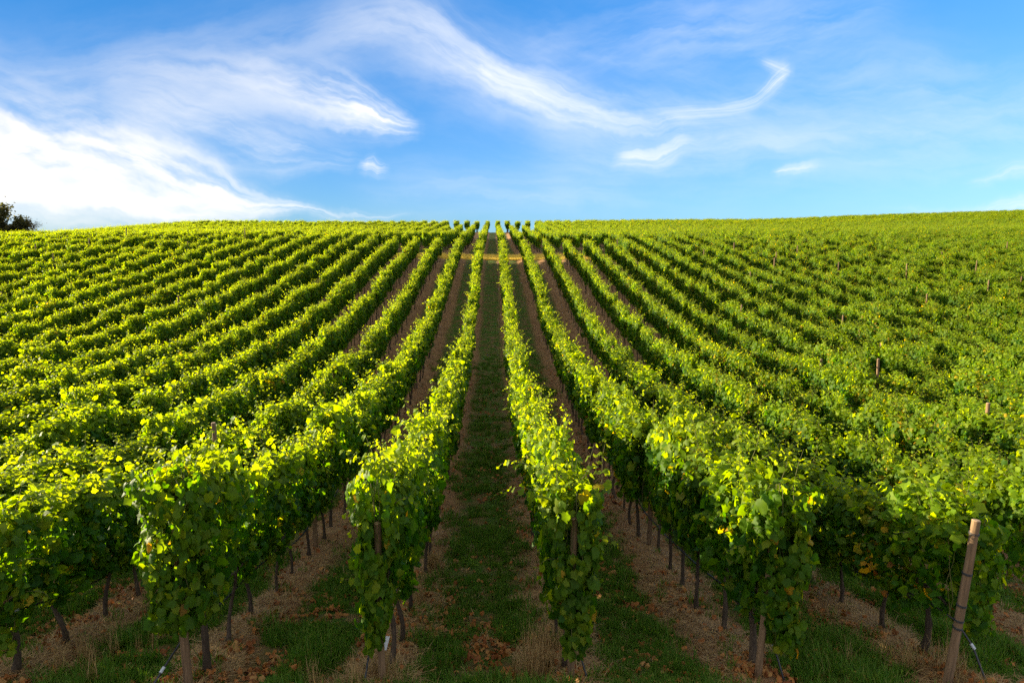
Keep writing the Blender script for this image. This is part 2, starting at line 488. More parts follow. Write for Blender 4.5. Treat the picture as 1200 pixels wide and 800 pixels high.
def in_view(x, y, z, margin=1.05):
    yaw, pit = R(1.52), R(7.0)
    d = np.array([x, y, z]) - CAM
    fx = d[0] * math.cos(yaw) - d[1] * math.sin(yaw); fy = d[0] * math.sin(yaw) + d[1] * math.cos(yaw)
    dep = fy * math.cos(pit) - d[2] * math.sin(pit); up = fy * math.sin(pit) + d[2] * math.cos(pit)
    if dep < .5: return None
    px = 600 + 800 * fx / dep; py = 400 - 800 * up / dep
    return px, py, dep

ORD = ['first', 'second', 'third', 'fourth', 'fifth', 'sixth', 'seventh', 'eighth', 'ninth', 'tenth', 'eleventh', 'twelfth', 'thirteenth',
       'fourteenth', 'fifteenth', 'sixteenth', 'seventeenth', 'eighteenth', 'nineteenth', 'twentieth']
TENS = {20: 'twenty', 30: 'thirty', 40: 'forty', 50: 'fifty', 60: 'sixty'}
def ordinal(n):
    if n <= 20: return ORD[n - 1]
    t = n // 10 * 10
    return {20: 'twentieth', 30: 'thirtieth', 40: 'fortieth', 50: 'fiftieth', 60: 'sixtieth'}[t] if n == t else TENS[t] + '-' + ORD[n - t - 1]
def row_words(x):
    k = int(round((abs(x) + 1) / 2)); side = 'left' if x < 0 else 'right'
    return ('' if k == 1 else ordinal(k) + ' ') + 'row ' + side + ' of the central alley' if k > 1 else 'row edging the central alley on the ' + side

def in_view_v(x, y, z):
    yaw, pit = R(1.52), R(7.0)
    d0, d1, d2 = x - CAM[0], y - CAM[1], z - CAM[2]
    fx = d0 * math.cos(yaw) - d1 * math.sin(yaw); fy = d0 * math.sin(yaw) + d1 * math.cos(yaw)
    dep = fy * math.cos(pit) - d2 * math.sin(pit); up = fy * math.sin(pit) + d2 * math.cos(pit)
    return 600 + 800 * fx / dep, 400 - 800 * up / dep, dep
VINES = []     # every vine the photo can show: (depth, x, y, z, row, index along the row, ...)
for r in range(-100, 150):
    x = 2.0 * r + 1.0
    ys = np.arange(END_Y + .30, crest_y(x) + 2.0, VL)
    jj = np.arange(len(ys))
    jx = x + rng.normal(0, .055, len(ys)); jy = ys + rng.normal(0, .06, len(ys))
    zz = surf(jx, jy)
    px, py, dep = in_view_v(jx, jy, zz + 1.4)
    fxm = (jx + .78 * jy + 9.5 > 0) & (jy < 60)       # rows just outside that still cast shade into the picture
    ok = (dep > .5) & ((px > -90) | (fxm > 0)) & (px < 1290) & ((py < 1010) | fxm) & ~((ys > GAP0) & (ys < GAP1) & (-13 < x < 12)) & ~((ys > 111.5 + .1 * abs(x)) & (ys < crest_y(x) - 5.5) & (-8 < x < 8))
    for q in np.nonzero(ok)[0]:
        VINES.append((float(dep[q]), float(jx[q]), float(jy[q]), float(zz[q]), r, int(jj[q]), float(px[q]), float(py[q])))
vis = [v for v in VINES if -25 < v[6] < 1225 and v[7] < 840]
vis.sort(key=lambda v: v[0])
NEAR = vis[:300]
near_set = {(v[4], v[5]) for v in NEAR}
first_j = {}
for v in NEAR: first_j[v[4]] = min(first_j.get(v[4], 999), v[5])

# the six rows whose end posts stand in the picture get their own end vine
L_ = lambda *a: a
ENDS = {
 -3: dict(drape=L_(.05, -.22, .35, 1.5, .20, .34, 200), extra=[((.3, -.1, 1.0), (1, -.1, .1), .3, 4, .1)]),
 -2: dict(drape=L_(-.04, -.44, .66, 2.0, .32, .42, 760), extra=[((-.2, -.2, 2.0), (-.4, -.2, 1), .25, 2, .11)]),
 -1: dict(drape=L_(-.05, -.50, .42, 1.95, .12, .30, 620), clear=(.03, 1.39), extra=[((-.12, -.25, .92), (-1, -.05, .05), .48, 1.5, .10), ((-.3, -.2, 1.5), (-1, -.2, .3), .25, 3, .1)]),
 0: dict(drape=L_(.06, -.50, .42, 1.95, .14, .32, 640), clear=(0, 1.41), extra=[((.35, -.05, 1.75), (.45, -.1, 1), .62, .8, .13), ((-.3, .3, 1.7), (-1, .1, .1), .55, 1.5, .11),
      ((-.35, .8, 1.8), (-1, .1, .3), .5, 2, .11), ((.3, -.2, 1.45), (1, -.2, .0), .35, 3, .12)]),
 1: dict(drape=L_(.10, -.52, .44, 1.98, .16, .34, 700), clear=(.02, 1.38), extra=[((.2, -.1, 1.9), (.3, -.2, 1), .35, 2, .12)]),
 2: dict(drape=L_(.32, -.40, .45, 1.75, .18, .30, 420), extra=[((.22, -.5, 1.66), (-.7, -.35, .1), .32, 3, .10), ((.25, -.55, 1.3), (-.5, -.4, .1), .2, 4, .09), ((.45, -.1, 1.3), (1, -.1, .2), .35, 4, .13), ((.4, 0, 1.95), (.4, -.2, 1), .3, 2, .13), ((.35, -.1, .7), (1, -.1, .1), .22, 3, .1)]),
}
GRP = 'grapevines trained along the trellis rows'
def add_vine(v, first):
    dep, x, y, z, r, j, px, py = v
    g = np.random.default_rng((r + 500) * 1000 + j)
    e = empty('grapevine', (x, y, z), 0.0)
    look = 'leafy'
    if j == 0 and r in ENDS:
        e.scale = ({-1: .78, 0: .9}.get(r, .92), 1, {-3: .95, -2: 1.16, -1: 1.15, 2: .97}.get(r, 1.12))
        fm = foliage(900 + r, .02, n=700, bottom=.62, **ENDS[r]).mesh('foliage', [M_leaf, M_shoot])
        tm = trunk(60 + r, thick=1.35, lean=(.02, .05)).mesh('trunk', [M_bark])
    else:
        py_ = .15 + .3 * min(1, max(0, (2 * r + 1 - 3) / 12.)) if r >= 2 else .04
        if g.random() < py_: q = int(g.integers(10, 14)); look = 'yellowing'
        else: q = int(g.integers(0, 10))
        fm = FOL[q]; tm = TRK[int(g.integers(0, 8))]
        e.rotation_euler[2] = math.pi * int(g.integers(0, 2)) + g.normal(0, .06)
        s = g.uniform(.87, 1.12) * (1 + (.13 if abs(x) < 3.5 else -.07) * min(1, max(0, (34 - y) / 20))); e.scale = (g.uniform(.72, 1.08) * {-1: .85, 0: .9}.get(r, 1.0 if r < 3 else .82), g.uniform(.98, 1.1), s)
        if s > 1.16: look = 'tall ' + look
        elif s < .96: look = 'low ' + look
    link(bpy.data.objects.new('trunk', tm), e)
    link(bpy.data.objects.new('foliage', fm), e)
    if r in (-3, -2, -1, 0, 1, 2):
        w = 'end grapevine draping its post' if j == 0 else look + ' grapevine ' + ordinal(j + 1) + ' from the near end'
    else:
        w = look + ' grapevine ' + ordinal(j - first_j[r] + 1) + ' in from the picture edge'
    tag(e, w + ', ' + row_words(2 * r + 1), 'grapevine', GRP)
for v in NEAR: add_vine(v, None)

# ------------------------------------------------------------------ scattering (one object each, geometry nodes)
def proto(name, me):
    return bpy.data.objects.new(name, me)      # never linked to the scene: only the node tree refers to it

def scatter(name, pos, yaw, scl, idx, protos, tilt=None):
    me = bpy.data.meshes.new(name)
    n = len(pos)
    me.vertices.add(n); me.vertices.foreach_set('co', np.asarray(pos, np.float32).ravel())
    rot = np.zeros((n, 3), np.float32); rot[:, 2] = yaw
    if tilt is not None: rot[:, :2] = tilt
    a = me.attributes.new('rot', 'FLOAT_VECTOR', 'POINT'); a.data.foreach_set('vector', rot.ravel())
    a = me.attributes.new('scl', 'FLOAT_VECTOR', 'POINT'); a.data.foreach_set('vector', np.asarray(scl, np.float32).ravel())
    a = me.attributes.new('idx', 'INT', 'POINT'); a.data.foreach_set('value', np.asarray(idx, np.int32))
    o = link(bpy.data.objects.new(name, me))
    ng = bpy.data.node_groups.new(name + '_scatter', 'GeometryNodeTree')
    ng.interface.new_socket('Geometry', in_out='INPUT', socket_type='NodeSocketGeometry')
    ng.interface.new_socket('Geometry', in_out='OUTPUT', socket_type='NodeSocketGeometry')
    gi = ng.nodes.new('NodeGroupInput'); go = ng.nodes.new('NodeGroupOutput')
    jn = ng.nodes.new('GeometryNodeJoinGeometry')
    for p in reversed(protos):
        oi = ng.nodes.new('GeometryNodeObjectInfo'); oi.inputs['Object'].default_value = p
        oi.inputs['As Instance'].default_value = False
        g2 = ng.nodes.new('GeometryNodeGeometryToInstance')
        ng.links.new(oi.outputs['Geometry'], g2.inputs[0]); ng.links.new(g2.outputs[0], jn.inputs[0])
    ip = ng.nodes.new('GeometryNodeInstanceOnPoints')
    ng.links.new(gi.outputs[0], ip.inputs['Points']); ng.links.new(jn.outputs[0], ip.inputs['Instance'])
    ip.inputs['Pick Instance'].default_value = True
    for nm, ty, so in (('idx', 'INT', 'Instance Index'), ('rot', 'FLOAT_VECTOR', 'Rotation'), ('scl', 'FLOAT_VECTOR', 'Scale')):
        na = ng.nodes.new('GeometryNodeInputNamedAttribute'); na.data_type = ty; na.inputs['Name'].default_value = nm
        ng.links.new(na.outputs[0], ip.inputs[so])
    ng.links.new(ip.outputs[0], go.inputs[0])
    md = o.modifiers.new('scatter', 'NODES'); md.node_group = ng
    return o

far = [v for v in VINES if (v[4], v[5]) not in near_set]
pf = [proto('vine_form', combine(300 + q, YEL[q])) for q in range(NV)]
g = np.random.default_rng(5)
fpos = np.array([(v[1], v[2], v[3]) for v in far])
n = len(fpos)
ypr = np.clip(.05 + .28 * np.clip((fpos[:, 0] - 3) / 25, 0, 1), 0, .4)
isy = g.random(n) < ypr
fidx = np.where(isy, g.integers(10, 14, n), g.integers(0, 10, n))
weak = np.where(g.random(n) < .05, .88, 1.0)
tall = 1 + np.where(np.abs(fpos[:, 0]) < 3.5, .13, -.07) * np.clip((34 - fpos[:, 1]) / 20, 0, 1)
fs = np.stack([np.where(fpos[:, 1] > 130, 1.1, np.where(fpos[:, 0] > 4, .62, .76)), np.ones(n), tall], -1) * weak[:, None] ** np.array([.6, 0, 1.]) * np.stack([g.uniform(.78, 1.2, n), g.uniform(.98, 1.1, n), g.uniform(.89, 1.09, n)], -1)
o = scatter('grapevines', fpos, np.pi * g.integers(0, 2, n) + g.normal(0, .08, n), fs, fidx, pf)
tag(o, 'sunlit vine rows covering the rest of the hillside up to the crest', 'grapevines', kind='stuff')
print('vines', len(VINES), 'near', len(NEAR), 'max near dep', NEAR[-1][0])

# ---- grass, straw and fallen leaves
def tuft(seed, nb, h, spread, mat, wid=.006, bend=.5, flat=0.0, yel=0.0):
    g = np.random.default_rng(seed); mb = MB()
    for q in range(nb):
        an = g.uniform(0, 2 * np.pi); r = spread * math.sqrt(g.random())
        b = np.array([r * math.cos(an), r * math.sin(an), -.01])
        a2 = g.uniform(0, 2 * np.pi); d = np.array([math.cos(a2), math.sin(a2), 0])
        hh = h * g.uniform(.5, 1.15); bd = bend * g.uniform(.2, 1.2)
        sd = np.array([-d[1], d[0], 0]) * wid * g.uniform(.6, 1.2)
        pts = []
        for t in (0, .4, .75, 1):
            up = hh * (t * (1 - flat) - .25 * bd * t * t)
            c = b + d * hh * (bd * t ** 1.7 + flat * t) + np.array([0, 0, max(up, .004 if t else 0)])
            w = (1 - t ** 1.5)
            pts += [c - sd * w, c + sd * w] if t < 1 else [c]
        mb.add(np.array(pts), np.array([(0, 1, 3, 2), (2, 3, 5, 4)]), 0, g.random() * (.92 if not yel else 1), g.random() * .5)
        mb.add(np.array([pts[4], pts[5], pts[6]]), np.array([(0, 1, 2)]), 0, g.random(), g.random() * .5)
    return mb.mesh('tuft', [mat])

g = np.random.default_rng(21)
def rowdist(X):
    a = ((X + 1) / 2) % 1.0
    return np.minimum(a, 1 - a) * 2
def samples(n, y0, y1, p=1.6):
    y = y0 + (y1 - y0) * g.random(n) ** p
    hw = y * .80 + .6
    return g.uniform(-1, 1, n) * hw, y
X, Y = samples(90000, 5.6, 34)
a = rowdist(X) + .5 * vnoise(X * .8, Y * .8, 8) + .45 * vnoise(X * 2.4, Y * 2.4, 9) + .15 * (np.abs(X) < 1)
patch = vnoise(X * 1.7 + 40, Y * 1.7, 12)
keep = (g.random(len(X)) < np.clip((a - .31) / .28, .04, 1)) & (patch < .10 + .15 * g.random(len(X)))
X, Y = X[keep], Y[keep]; n = len(X)
gp = [proto('tuft_form', tuft(40 + q, 26, (.07, .085, .10, .085, .13, .16)[q], .07, M_grass, .0048, .7)) for q in range(6)]
s = g.uniform(.5, 1.3, n) * (.55 + 1.0 * (vnoise(X * 1.6, Y * 1.6, 31) + .5))
o = scatter('grass', np.stack([X, Y, surf(X, Y)], -1), g.uniform(0, 6.28, n), np.stack([s, s, s * g.uniform(.7, 1.2, n)], -1), g.integers(0, 6, n), gp)
tag(o, 'short green grass growing down the middle of the alleys', 'grass', kind='stuff')
print('grass tufts', n)

X, Y = samples(48000, 5.8, 26)
a = rowdist(X) + .35 * vnoise(X * 1.5, Y * 1.5, 18)
keep = (g.random(len(X)) < np.clip((.55 - a) / .3, .05, 1)) & (vnoise(X * 1.2, Y * .9, 19) > -.18)
X, Y = X[keep], Y[keep]
idx = g.integers(0, 4, len(X)); s = g.uniform(.5, 1.2, len(X))
# taller dry stalks in a few places at the row ends
TX, TY = [], []
for cx, cy, sg, k in ((.66, 6.95, .12, 24), (.80, 7.6, .10, 16), (-1.35, 6.55, .22, 16), (-1.0, 6.75, .12, 8), (4.9, 6.75, .25, 16), (-.85, 9.2, .10, 10), (-4.4, 7.6, .25, 14), (-.8, 10.6, .10, 10)):
    TX += list(g.normal(cx, sg, k)); TY += list(g.normal(cy, sg, k))
X = np.concatenate([X, TX]); Y = np.concatenate([Y, TY])
idx = np.concatenate([idx, g.integers(4, 6, len(TX))]); s = np.concatenate([s, g.uniform(.6, 1.2, len(TX))])
sp = [proto('straw_form', tuft(70 + q, 12, .17, .12, M_straw, .0048, .5, flat=.80, yel=1)) for q in range(4)]
sp += [proto('stalk_form', tuft(80 + q, 24, .36, .07, M_straw, .0042, .45, yel=1)) for q in range(2)]
n = len(X)
o = scatter('dry_grass', np.stack([X, Y, surf(X, Y) + .004], -1), g.uniform(0, 6.28, n), np.stack([s, s, s], -1), idx, sp)
tag(o, 'pale dry straw and stalks lying on the bare earth under the vines', 'dry grass', kind='stuff')

# golden dry grass on the cross track
X = g.uniform(-16, 12, 5200); Y = g.uniform(GAP0 + .5, GAP1 - .5, 5200)
n = len(X); s = g.uniform(.6, 1.3, n)
o = scatter('golden_grass', np.stack([X, Y, surf(X, Y)], -1), g.uniform(0, 6.28, n), np.stack([s, s, s], -1), g.integers(0, 3, n),
            [proto('gold_form', tuft(95 + q, 30, .22, .16, M_gold, .006, .6)) for q in range(3)])
tag(o, 'golden dry grass on the sunlit cross track below the crest', 'dry grass', kind='stuff')

def leaf_mesh(seed):
    g = np.random.default_rng(seed); mb = MB()
    leaves(mb, np.array([[0, -.04, .018]]), np.array([[.1, .1, 1.]]), np.array([[0, 1., 0]]), np.array([.062]), np.array([g.random()]), np.array([g.random() * .4]), 0, g, flat=1.9)
    return mb.mesh('dead_leaf', [M_fallen])
X, Y = samples(80000, 5.8, 32)
cl = .8 * vnoise(X * 1.15 + 7, Y * .75, 51) + .55 * vnoise(X * 3.1, Y * 3.1, 52) + .5 * vnoise(X * 7.7, Y * 7.7, 53)
keep = g.random(len(X)) < np.clip((cl - .06) / .40, .07, .6)
X, Y = X[keep], Y[keep]; n = len(X)
s = g.uniform(.6, 1.25, n)
o = scatter('fallen_leaves', np.stack([X, Y, surf(X, Y) + .025], -1), g.uniform(0, 6.28, n), np.stack([s, s, s], -1), g.integers(0, 12, n),
            [proto('dead_leaf_form', leaf_mesh(200 + q)) for q in range(12)], tilt=g.normal(0, .35, (n, 2)))
tag(o, 'brown and rust fallen vine leaves scattered over grass and earth', 'fallen leaves', kind='stuff')
print('fallen', n)

# ------------------------------------------------------------------ posts
def post_mesh(seed, h, r=.045):
    g = np.random.default_rng(seed); mb = MB()
    t = np.linspace(0, 1, 8)
    pts = np.stack([.006 * np.sin(t * 5 + seed), .006 * np.cos(t * 4 + seed), -.15 + (h + .15) * t], -1)
    tube(mb, pts, r * (1.08 - .1 * t), 14, 0, jit=.025, g=g, cap=False)
    top = pts[-1]; k = 14; an = np.linspace(0, 2 * np.pi, k, endpoint=False)
    rr = r * .985
    ring = np.stack([top[0] + rr * np.cos(an), top[1] + rr * np.sin(an), np.full(k, top[2])], -1)
    inn = np.stack([top[0] + rr * .8 * np.cos(an), top[1] + rr * .8 * np.sin(an), np.full(k, top[2] + .008)], -1)
    V = np.vstack([ring, inn, [top[0], top[1], top[2] + .008]])
    q = np.arange(k); q2 = (q + 1) % k
    mb.add(V, np.stack([q, q2, q2 + k, q + k], -1), 1)
    mb.add(V, np.stack([q + k, q2 + k, np.full(k, 2 * k)], -1), 1)
    return mb
def band(parent, z, r, mat=M_wire):
    mb = MB(); an = np.linspace(0, 2 * np.pi, 17)
    for dz in (0, .012):
        tube(mb, np.stack([r * np.cos(an), r * np.sin(an), z + dz + .006 * np.sin(an)], -1), .005, 6, cap=False)
    return mb.build('wire_band', [mat], parent)

EP = [ # x, y, height, radius, tilt about y (lean in x), tilt about x, bands, label
 (-4.99, 6.62, 1.72, .045, 0, 0, (1.0,), 'grey wooden end post at the outermost visible row on the left'),
 (-2.97, 6.66, 1.70, .050, 0, .03, (), 'orange brown wooden end post below the bushy overhanging end vine'),
 (-.97, 6.66, 1.72, 0.043, 0, .045, (), 'wooden end post hung with yellowing leaves, white tag near its foot'),
 (1.0, 6.64, 1.75, 0.043, 0, .045, (.75,), 'wooden end post with pale cut top and dry grass around its foot'),
 (2.98, 6.64, 1.70, .043, .03, .045, (.85,), 'dark wooden end post half hidden by a curtain of green leaves'),
 (4.86, 6.42, 1.76, .050, .085, 0, (.62, .70, .86, 1.2, 1.62), 'pale leaning wooden end post wrapped with five dark wire bands'),
]
posts = []
for k, (x, y, h, r, ty, tx, bands, lab) in enumerate(EP):
    e = empty('end_post', (x, y, float(surf(x, y))))
    e.rotation_euler = (tx, ty, 0)
    post_mesh(k, h, r * .82).build('shaft', [M_post, M_postend], e)
    for zb in bands: band(e, zb, r * .87)
    tag(e, lab, 'post', 'end posts of the vine rows')

# line posts standing in the rows; only the ones that show
PM_ = [post_mesh(20 + q, h, .040) for q, h in enumerate((1.80, 2.20, 2.42, 2.60))]
PMESH = [p.mesh('line_post', [M_post, M_postend]) for p in PM_]
g = np.random.default_rng(77)
def line_post(x, y, q, lab, grp):
    o = link(bpy.data.objects.new('line_post', PMESH[q]))
    o.location = (x, y, float(surf(x, y))); o.rotation_euler = (g.normal(0, .02), g.normal(0, .025), g.uniform(0, 6))
    tag(o, lab, 'post', grp)
for r in (-3, -2, -1, 0, 1, 2):
    for c in range(1, 5):
        y = END_Y + .30 + VL * (6 * c - .5)
        line_post(2 * r + 1, y, 0, ordinal(c) + ' slim line post behind the end post, ' + row_words(2 * r + 1), 'slim line posts among the near vines')
# poking out above the foliage on the slopes: photo pixel -> row and distance
def ray_ground(px, py, up=1.9):
    yaw, pit = R(1.52), R(7.0)
    xc, yc = (px - 600) / 800, (400 - py) / 800
    fy = math.cos(pit) - yc * math.sin(pit) * -1 * -1; uz = yc * math.cos(pit) - math.sin(pit)
    fy = math.cos(pit) + yc * math.sin(pit)
    dx = xc * math.cos(yaw) + fy * math.sin(yaw); dy = -xc * math.sin(yaw) + fy * math.cos(yaw)
    t = 8.0
    while t < 260:
        p = CAM + t * np.array([dx, dy, uz])
        if p[2] < float(ground(p[0], p[1])) + up: return p
        t += .25
    return None
FIELD = [(721, 290), (757, 262), (883, 328), (915, 310), (922, 300), (947, 298), (975, 316), (1052, 322), (1131, 318), (1148, 338), (1195, 330), (886, 340),
         (872, 364), (1008, 378), (1009, 410), (862, 292), (1072, 352), (1126, 492), (928, 433), (1005, 430),
         (145, 277), (94, 287), (41, 294), (225, 288), (293, 276), (72, 305), (257, 512), (20, 348), (130, 345), (310, 275), (508, 268), (190, 352),
         (1103, 300), (1170, 290), (820, 300)]
seen = set()
for (px, py) in FIELD:
    p = ray_ground(px, py)
    if p is None: continue
    r = round((p[0] - 1) / 2); x = 2 * r + 1
    y = p[1]
    if y > crest_y(x) or GAP0 - .5 < y < GAP1 + .5: continue
    j = round((y - END_Y - .3) / VL - .5); y = END_Y + .3 + VL * (j + .5)
    if (r, j) in seen: continue
    seen.add((r, j))
    q = int(g.integers(1, 4)) if y > 40 else 1
    side = 'left' if x < 0 else 'right'
    k = int(round((abs(x) + 1) / 2))
    dist = 'high' if y > 75 else ('halfway' if y > 35 else 'low')
    line_post(x, y, q, 'wooden post ' + dist + ' on the slope, ' + ordinal(k) + ' row ' + side + ' of central alley', 'line posts poking out above the foliage')

# ------------------------------------------------------------------ drip hoses, tag
def hose(r, pts_head, zl, lab):
    x = 2 * r + 1
    ys = np.arange(END_Y + .9, 30, .35)
    g = np.random.default_rng(r + 40)
    sag = .035 * np.sin(ys * 2.4 + r) + .02 * g.standard_normal(len(ys))
    main = np.stack([np.full(len(ys), x) + .05 * np.sin(ys * .9 + r), ys, surf(np.full(len(ys), x), ys) + zl + sag], -1)
    head = np.array([(x + a, END_Y + b, float(surf(x + a, END_Y + b)) + c) for a, b, c in pts_head])
    P = np.vstack([head, main])
    # smooth once
    Q = P.copy(); Q[1:-1] = (P[:-2] + 2 * P[1:-1] + P[2:]) / 4
    e = empty('drip_hose', tuple(P[0]))
    loc = Q - P[0]
    mb = MB(); tube(mb, loc, .011, 8, 0); mb.build('pipe', [M_hose], e)
    m2 = MB(); c = loc[1] if len(head) > 1 else loc[0]; d = unit(loc[2] - loc[1])
    tube(m2, np.array([c - d * .03, c, c + d * .03]), .017, 8, 0); m2.build('connector', [M_clip], e)
    tag(e, lab, 'hose', 'black drip irrigation hoses under the vines')
hose(-3, [(.02, .02, .72), (.05, .35, .70), (.02, .7, .62)], .56, 'black drip hose tied to the post at the far left picture edge')
hose(-2, [(-.28, -.42, .03), (-.17, -.2, .25), (-.08, .1, .55), (0, .6, .6)], .58, 'black drip hose slanting down beside the orange brown end post')
hose(-1, [(-.14, -.12, .05), (-.13, .0, .3), (-.08, .3, .52), (0, .65, .58)], .58, 'black drip hose dropping beside the white tagged end post')
hose(0, [(.16, -.12, .04), (.10, .0, .35), (-.02, .25, .55), (-.05, .65, .56)], .55, 'black drip hose bent down the post amid dry stalks')
hose(1, [(.20, -.22, .03), (.16, -.12, .35), (.02, .02, .62), (-.08, .45, .60)], .56, 'black drip hose arching over the dark leaf-curtained end post')
hose(2, [(.28, -.30, .04), (.27, -.12, .38), (.12, .0, .60), (-.02, .1, .66), (-.05, .6, .62)], .58, 'black drip hose looping off the pale leaning end post')

mb = MB()
V = np.array([(-.035, 0, 0), (.035, .006, 0), (.03, .016, -.16), (-.03, .010, -.15)])
mb.add(np.vstack([V, V + [0, .003, 0]]), np.array([(0, 1, 2, 3), (7, 6, 5, 4), (0, 4, 5, 1), (1, 5, 6, 2), (2, 6, 7, 3), (3, 7, 4, 0)]))
o = mb.build('plastic_tag', [M_tag], smooth=False)
o.location = (-.92, 6.70, float(surf(-.92, 6.7)) + .47); o.rotation_euler = (0, .22, .3)
tag(o, 'white plastic tag hanging low on the end vine left of the central alley', 'tag')

# ------------------------------------------------------------------ trees beyond the crest, far left
def tree(x, y, h, w, seed, lab, mat, bare=False):
    g = np.random.default_rng(seed)
    z = float(ground(x, y))
    e = empty('broadleaf_tree' if not bare else 'bare_tree', (x, y, z))
    tb = MB(); t = np.linspace(0, 1, 8)
    main = np.stack([.25 * np.sin(t * 3 + seed), .2 * np.cos(t * 2.3), -.3 + h * .8 * t], -1)
    tube(tb, main, np.linspace(h * .028, h * .006, 8), 8, jit=.05, g=g)
    ends = []
    for q in range(16):
        b = main[int(g.integers(1, 8))]; an = g.uniform(0, 6.28)
        d = np.array([math.cos(an), math.sin(an), g.uniform(.3, 1.3)]); L = w * g.uniform(.35, .8)
        u = np.linspace(0, 1, 5)
        pts = b + u[:, None] * d * L + g.standard_normal((5, 3)) * .05 * L * u[:, None]
        tube(tb, pts, np.linspace(h * .009, h * .002, 5), 5); ends += [pts[-1], pts[-2], pts[2]]
        for s in range(4):
            d2 = unit(d + g.standard_normal(3) * .8); p0 = pts[int(g.integers(2, 5))]
            tube(tb, np.stack([p0, p0 + d2 * L * .25, p0 + d2 * L * .45 + [0, 0, .1]]), [h * .003, h * .002, h * .001], 4); ends.append(p0 + d2 * L * .4)
    tb.build('trunk', [M_treebark], e)
    cm = MB(); ends = np.array(ends)
    n = 700 if bare else 7000
    k = g.integers(0, len(ends), n)
    pos = ends[k] + g.standard_normal((n, 3)) * np.array([.36, .36, .34]) * w * .42
    nr = g.standard_normal((n, 3)) + [0, 0, .8]; tp = g.standard_normal((n, 3)) + [0, 0, -.5]
    leaves(cm, pos, nr, tp, g.uniform(.2, .36, n) * (1 if not bare else .4), g.random(n), g.random(n) * .3, 0, g)
    cm.build('crown', [mat], e)
    tag(e, lab, 'tree', 'trees beyond the crest of the vineyard')
M_tree = leaf_material('dark_tree_leaf', [(0, (.040, .045, .018)), (.6, (.075, .075, .028)), (1, (.12, .10, .035))], tint=(1.6, 1.5, .6), trans=.5, age_sun_col=(.06, .07, .02))
M_tree2 = leaf_material('rusty_tree_leaf', [(0, (.06, .045, .02)), (.6, (.11, .075, .028)), (1, (.16, .10, .03))], tint=(1.3, 1.1, .5), trans=.3, age_sun_col=(.12, .09, .03))
tree(-88.6, 124, 5.4, 3.6, 1, 'tallest dark tree beyond the crest, cut by the left picture edge', M_tree)
tree(-85.0, 126, 3.9, 2.6, 2, 'rounded dark green tree beyond the crest beside the tallest one', M_tree)
tree(-86.6, 120, 3.7, 2.4, 3, 'rust tinged bushy tree beyond the crest in front of dark trees', M_tree2)
tree(-82.4, 126, 4.0, 1.6, 4, 'thin bare twiggy tree beyond the crest at the end of the clump', M_tree2, True)

# ------------------------------------------------------------------ sky
SUN_AZ, SUN_EL = 68.0, 12.5     # degrees to the left of the row direction, above the horizon
w = bpy.data.worlds.new('World'); scn.world = w; w.use_nodes = True
nt = w.node_tree; nt.nodes.clear(); L = nt.links.new
sky = N(nt, 'ShaderNodeTexSky', sky_type='NISHITA'); sky.sun_disc = False
sky.sun_elevation = R(SUN_EL); sky.sun_rotation = R(SUN_AZ)
sky.air_density = 1.0; sky.dust_density = .25; sky.ozone_density = 3.0; sky.altitude = 150
hsv = N(nt, 'ShaderNodeHueSaturation'); hsv.inputs['Saturation'].default_value = 1.36; hsv.inputs['Value'].default_value = 1.0
L(sky.outputs[0], hsv.inputs['Color'])
tc = N(nt, 'ShaderNodeTexCoord'); sx = N(nt, 'ShaderNodeSeparateXYZ'); L(tc.outputs['Generated'], sx.inputs[0])
yy = mth(nt, 'MAXIMUM', sx.outputs[1], .02)
U = mth(nt, 'DIVIDE', sx.outputs[0], yy); Vv = mth(nt, 'DIVIDE', sx.outputs[2], yy)
cmb = N(nt, 'ShaderNodeCombineXYZ'); L(U, cmb.inputs[0]); L(Vv, cmb.inputs[1])
UV = cmb.outputs[0]
# domain warp so that no stroke has a drawn edge
wn = N(nt, 'ShaderNodeTexNoise'); wn.inputs['Scale'].default_value = 5.0; wn.inputs['Detail'].default_value = 5; wn.inputs['Roughness'].default_value = .6
L(UV, wn.inputs['Vector'])
ws = N(nt, 'ShaderNodeSeparateColor'); L(wn.outputs['Color'], ws.inputs[0])
Vw = mth(nt, 'MULTIPLY_ADD', mth(nt, 'SUBTRACT', ws.outputs[0], .5), .085, Vv)
Uw = mth(nt, 'MULTIPLY_ADD', mth(nt, 'SUBTRACT', ws.outputs[1], .5), .06, U)
Vs = mth(nt, 'MULTIPLY_ADD', mth(nt, 'SUBTRACT', ws.outputs[2], .5), .022, Vv)
U01 = mth(nt, 'MULTIPLY_ADD', Uw, .5, .5, clamp=True)      # u -1..1 -> 0..1

def px_uv(px, py):
    yaw, pit = R(1.52), R(7.0)
    xc, yc = (px - 600) / 800, (400 - py) / 800
    fy = math.cos(pit) + yc * math.sin(pit); uz = yc * math.cos(pit) - math.sin(pit)
    dx = xc * math.cos(yaw) + fy * math.sin(yaw); dy = -xc * math.sin(yaw) + fy * math.cos(yaw)
    return dx / dy, uz / dy

def fibre(angle, stretch, scale, seed):
    mp = N(nt, 'ShaderNodeMapping'); mp.vector_type = 'TEXTURE'
    mp.inputs['Rotation'].default_value = (0, 0, R(angle)); mp.inputs['Scale'].default_value = (stretch, 1, 1)
    mp.inputs['Location'].default_value = (seed, seed * .7, 0)
    L(UV, mp.inputs[0])
    return noise(nt, mp.outputs[0], scale, 7, .62, .25)
FB = {'down': fibre(-22, 3.4, 9, 3.1), 'flat': fibre(-4, 4.0, 11, 7.7), 'up': fibre(16, 4.0, 9, 1.9)}

